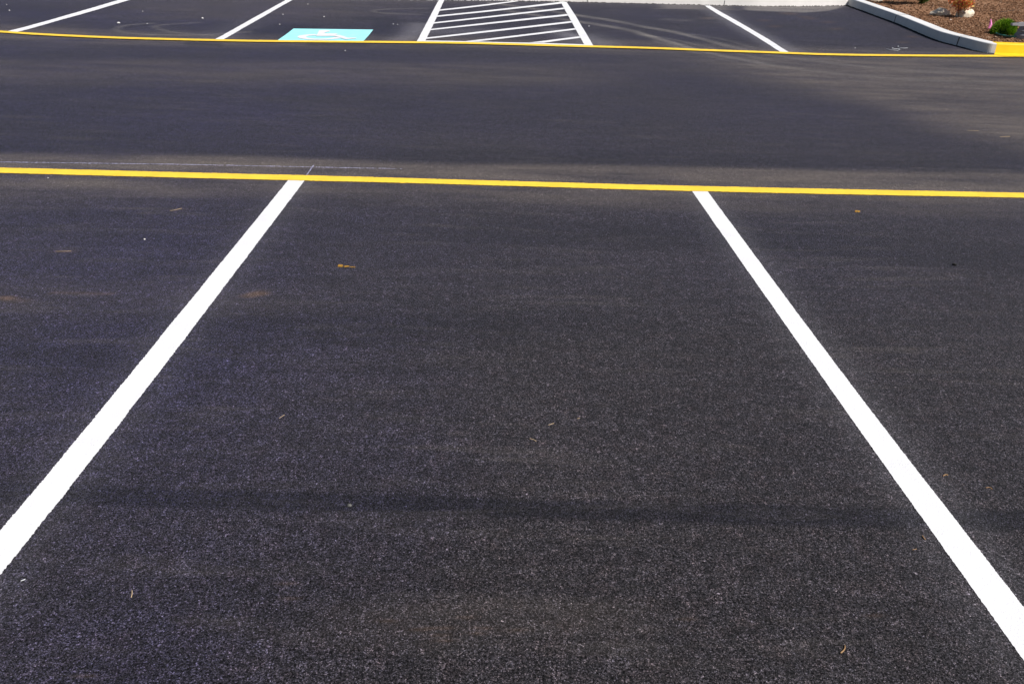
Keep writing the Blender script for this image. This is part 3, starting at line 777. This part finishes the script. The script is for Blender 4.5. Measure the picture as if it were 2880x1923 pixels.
b = PS(2697, 49); shrub('red_shrub', b, .42, .23, M_REDL, 'small shrub with red and orange leaves between two pale rocks', None, 640, .034, 5)
b = PS(2592, 17); shrub('green_shrub', b, .95, .26, M_GRNL, 'dark green shrub at the top edge with its shadow across the bark', None, 1900, .045, 8)

# mounded tussock of bright green blades
gb = PS(2828, 101); e = empty('green_bush', gb); tag(e, 'rounded bright green tussock inside the green ring near the right edge', 'bush')
cc = gb+Vector((.025, .14, 0)); RX, RY, RZ = .195, .19, .24
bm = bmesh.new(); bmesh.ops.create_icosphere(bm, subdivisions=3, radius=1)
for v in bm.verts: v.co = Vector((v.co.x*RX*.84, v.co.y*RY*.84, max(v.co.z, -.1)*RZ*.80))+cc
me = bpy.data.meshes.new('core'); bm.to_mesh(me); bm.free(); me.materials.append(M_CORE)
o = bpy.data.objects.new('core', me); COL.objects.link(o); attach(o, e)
vs, fs = [], []; r = random.Random(4)
for _ in range(5200):
    th = r.uniform(0, 6.283); z = r.uniform(-.05, 1); q = math.sqrt(max(0, 1-z*z))
    d = Vector((q*math.cos(th), q*math.sin(th), z))
    lump = 1+.07*math.sin(th*4+z*5)+.05*math.sin(th*9)
    p = cc+Vector((d.x*RX, d.y*RY, d.z*RZ))*.80*lump
    g = (d+Vector((r.gauss(0, .35), r.gauss(0, .35), r.gauss(.35, .3)))).normalized(); L = r.uniform(.035, .075)
    s = g.cross(Vector((r.gauss(0, 1), r.gauss(0, 1), r.gauss(0, 1)))).normalized()*r.uniform(.0022, .0040)
    k = len(vs); vs += [p-s, p+s, p+g*L*.6+s*.8+Vector((0, 0, -.003)), p+g*L, p+g*L*.6-s*.8]; fs.append((k, k+1, k+2, k+3, k+4))
mesh_obj('blades', vs, fs, M_BLADE, e)
# green ring around it
ring = [(2800, 78), (2793, 84), (2791.5, 91), (2796, 97), (2805.6, 103), (2826, 108), (2845, 109.5), (2861, 110.5), (2885, 111)]
o = tube('garden_hose', gpath(ring, .035, S, 30), .012, .012, M_HOSE, sides=8); tag(o, 'thin green hose curving around the foot of the green tussock', 'hose')
# drip line
o = tube('drip_pipe', gpath([(2765, 31), (2791, 33), (2812, 35), (2830, 33.5), (2849, 31), (2870, 31.5)], .006, S, 24), .009, .009, M_PIPE, sides=6); tag(o, 'thin black irrigation pipe lying on the bark behind the tussock', 'pipe')
# pink marker flag
f0 = PS(2776, 86); e = empty('marker_flag', f0); tag(e, 'small pink marker flag on a wire left of the tussock', 'flag')
yy = f0.y
top = at(2787.5, 54, yy)
tube('wire', [f0-Vector((0, 0, .02)), f0.lerp(top, .5)+Vector((.004, 0, 0)), top], .0022, .0018, M_PINK, e, 5)
outl = [(2786.5, 54.5), (2788.5, 56), (2789.5, 62), (2790.8, 70), (2790, 74), (2786, 77), (2784.5, 80.5), (2779.5, 80), (2781.5, 71), (2784, 62)]
vs = []; m = len(outl)
for s in (0, .0015):
    for i, (u, v) in enumerate(outl): q = at(u, v, yy); vs.append(q+Vector((0, .005*math.sin(v*.45)+s, 0)))
q = at(2786, 68, yy); vs += [q+Vector((0, -.012, 0)), q+Vector((0, -.012+.0015, 0))]
fs = [(i, (i+1) % m, 2*m) for i in range(m)]+[(m+(i+1) % m, m+i, 2*m+1) for i in range(m)]+[(i, m+i, m+(i+1) % m, (i+1) % m) for i in range(m)]
mesh_obj('flag', vs, fs, M_PINK, e)
# grey pedestal cut by the right edge
pb = PS(2893, 112); e = empty('utility_pedestal', pb); tag(e, 'grey flared pedestal with a white cap and side arm at the right edge', 'pedestal')
def lathe(name, base, prof, mat, parent, n=24, sq=0):
    vs, fs = [], []
    for z, rr in prof:
        for k in range(n):
            t = k*2*math.pi/n; vs.append(base+Vector((rr*math.cos(t), rr*math.sin(t), z)))
    for i in range(len(prof)-1):
        for k in range(n):
            k2 = (k+1) % n; fs.append((i*n+k, i*n+k2, (i+1)*n+k2, (i+1)*n+k))
    fs.append(tuple(range(n))[::-1]); fs.append(tuple((len(prof)-1)*n+k for k in range(n)))
    return mesh_obj(name, vs, fs, mat, parent, False)
q = pb+Vector((.0, .05, 0))
KP = .72
def kp(L): return [(z*KP, rr*KP) for z, rr in L]
lathe('base', q, kp([(-.02, .27), (.02, .275), (.09, .272), (.11, .255), (.13, .25)]), M_GREY, e)
lathe('body', q, kp([(.13, .235), (.16, .232), (.165, .24), (.185, .24), (.19, .225), (.30, .185), (.34, .155), (.42, .14), (.52, .13), (.60, .135), (.63, .145)]), M_GREY, e)
lathe('cap', q, kp([(.631, .150), (.66, .150), (.70, .11), (.72, .04)]), M_CAP, e)
a0 = at(2845, 69, q.y-.10); a1 = Vector((q.x-.09, q.y-.06, a0.z+.01))
vs, fs = [], []
for p_, hh in ((a0, .016), (a0.lerp(a1, .35), .018), (a0.lerp(a1, .36), .026), (a1, .03)):
    for dy, dz in ((-.03, -hh), (.03, -hh), (.03, hh), (-.03, hh)): vs.append(p_+Vector((0, dy, dz)))
for i in range(3):
    for k in range(4): fs.append((i*4+k, i*4+(k+1) % 4, (i+1)*4+(k+1) % 4, (i+1)*4+k))
fs += [(3, 2, 1, 0), (12, 13, 14, 15)]
mesh_obj('arm', vs, fs, M_GREY, e)

# ---------------------------------------------------------------- light
EL, AZ = math.radians(50), None
sh = Vector((.80, -.60, 0)).normalized()
sd = Vector((sh.x*math.cos(EL), sh.y*math.cos(EL), math.sin(EL)))        # towards the sun
L = bpy.data.lights.new('sun', 'SUN'); L.energy = 5.0; L.angle = math.radians(.53); L.color = (1, .955, .90)
lo_ = bpy.data.objects.new('sun', L); COL.objects.link(lo_); lo_.rotation_euler = sd.to_track_quat('Z', 'Y').to_euler(); lo_.location = (5, -5, 20)
w = bpy.data.worlds.new('World'); sc.world = w; w.use_nodes = True; t = w.node_tree; t.nodes.clear()
out = t.nodes.new('ShaderNodeOutputWorld'); bg = t.nodes.new('ShaderNodeBackground'); sky = t.nodes.new('ShaderNodeTexSky')
sky.sky_type = 'NISHITA'; sky.sun_disc = False; sky.sun_elevation = EL; sky.sun_rotation = math.atan2(sh.x, sh.y)
bg.inputs[1].default_value = .05
t.links.new(sky.outputs[0], bg.inputs[0]); t.links.new(bg.outputs[0], out.inputs[0])

cam = bpy.data.cameras.new('camera'); cam.sensor_width = 36; cam.sensor_fit = 'HORIZONTAL'; cam.lens = FPX/2880*36
cam.clip_end = 3000; cam.clip_start = .05
co = bpy.data.objects.new('camera', cam); COL.objects.link(co)
M = Matrix((Rv, Uv, -Fv)).transposed().to_4x4(); M.translation = CAM; co.matrix_world = M
sc.camera = co
sc.view_settings.view_transform = 'Standard'; sc.view_settings.look = 'None'; sc.view_settings.gamma = 1; sc.view_settings.exposure = .30
sc.view_settings.use_curve_mapping = False
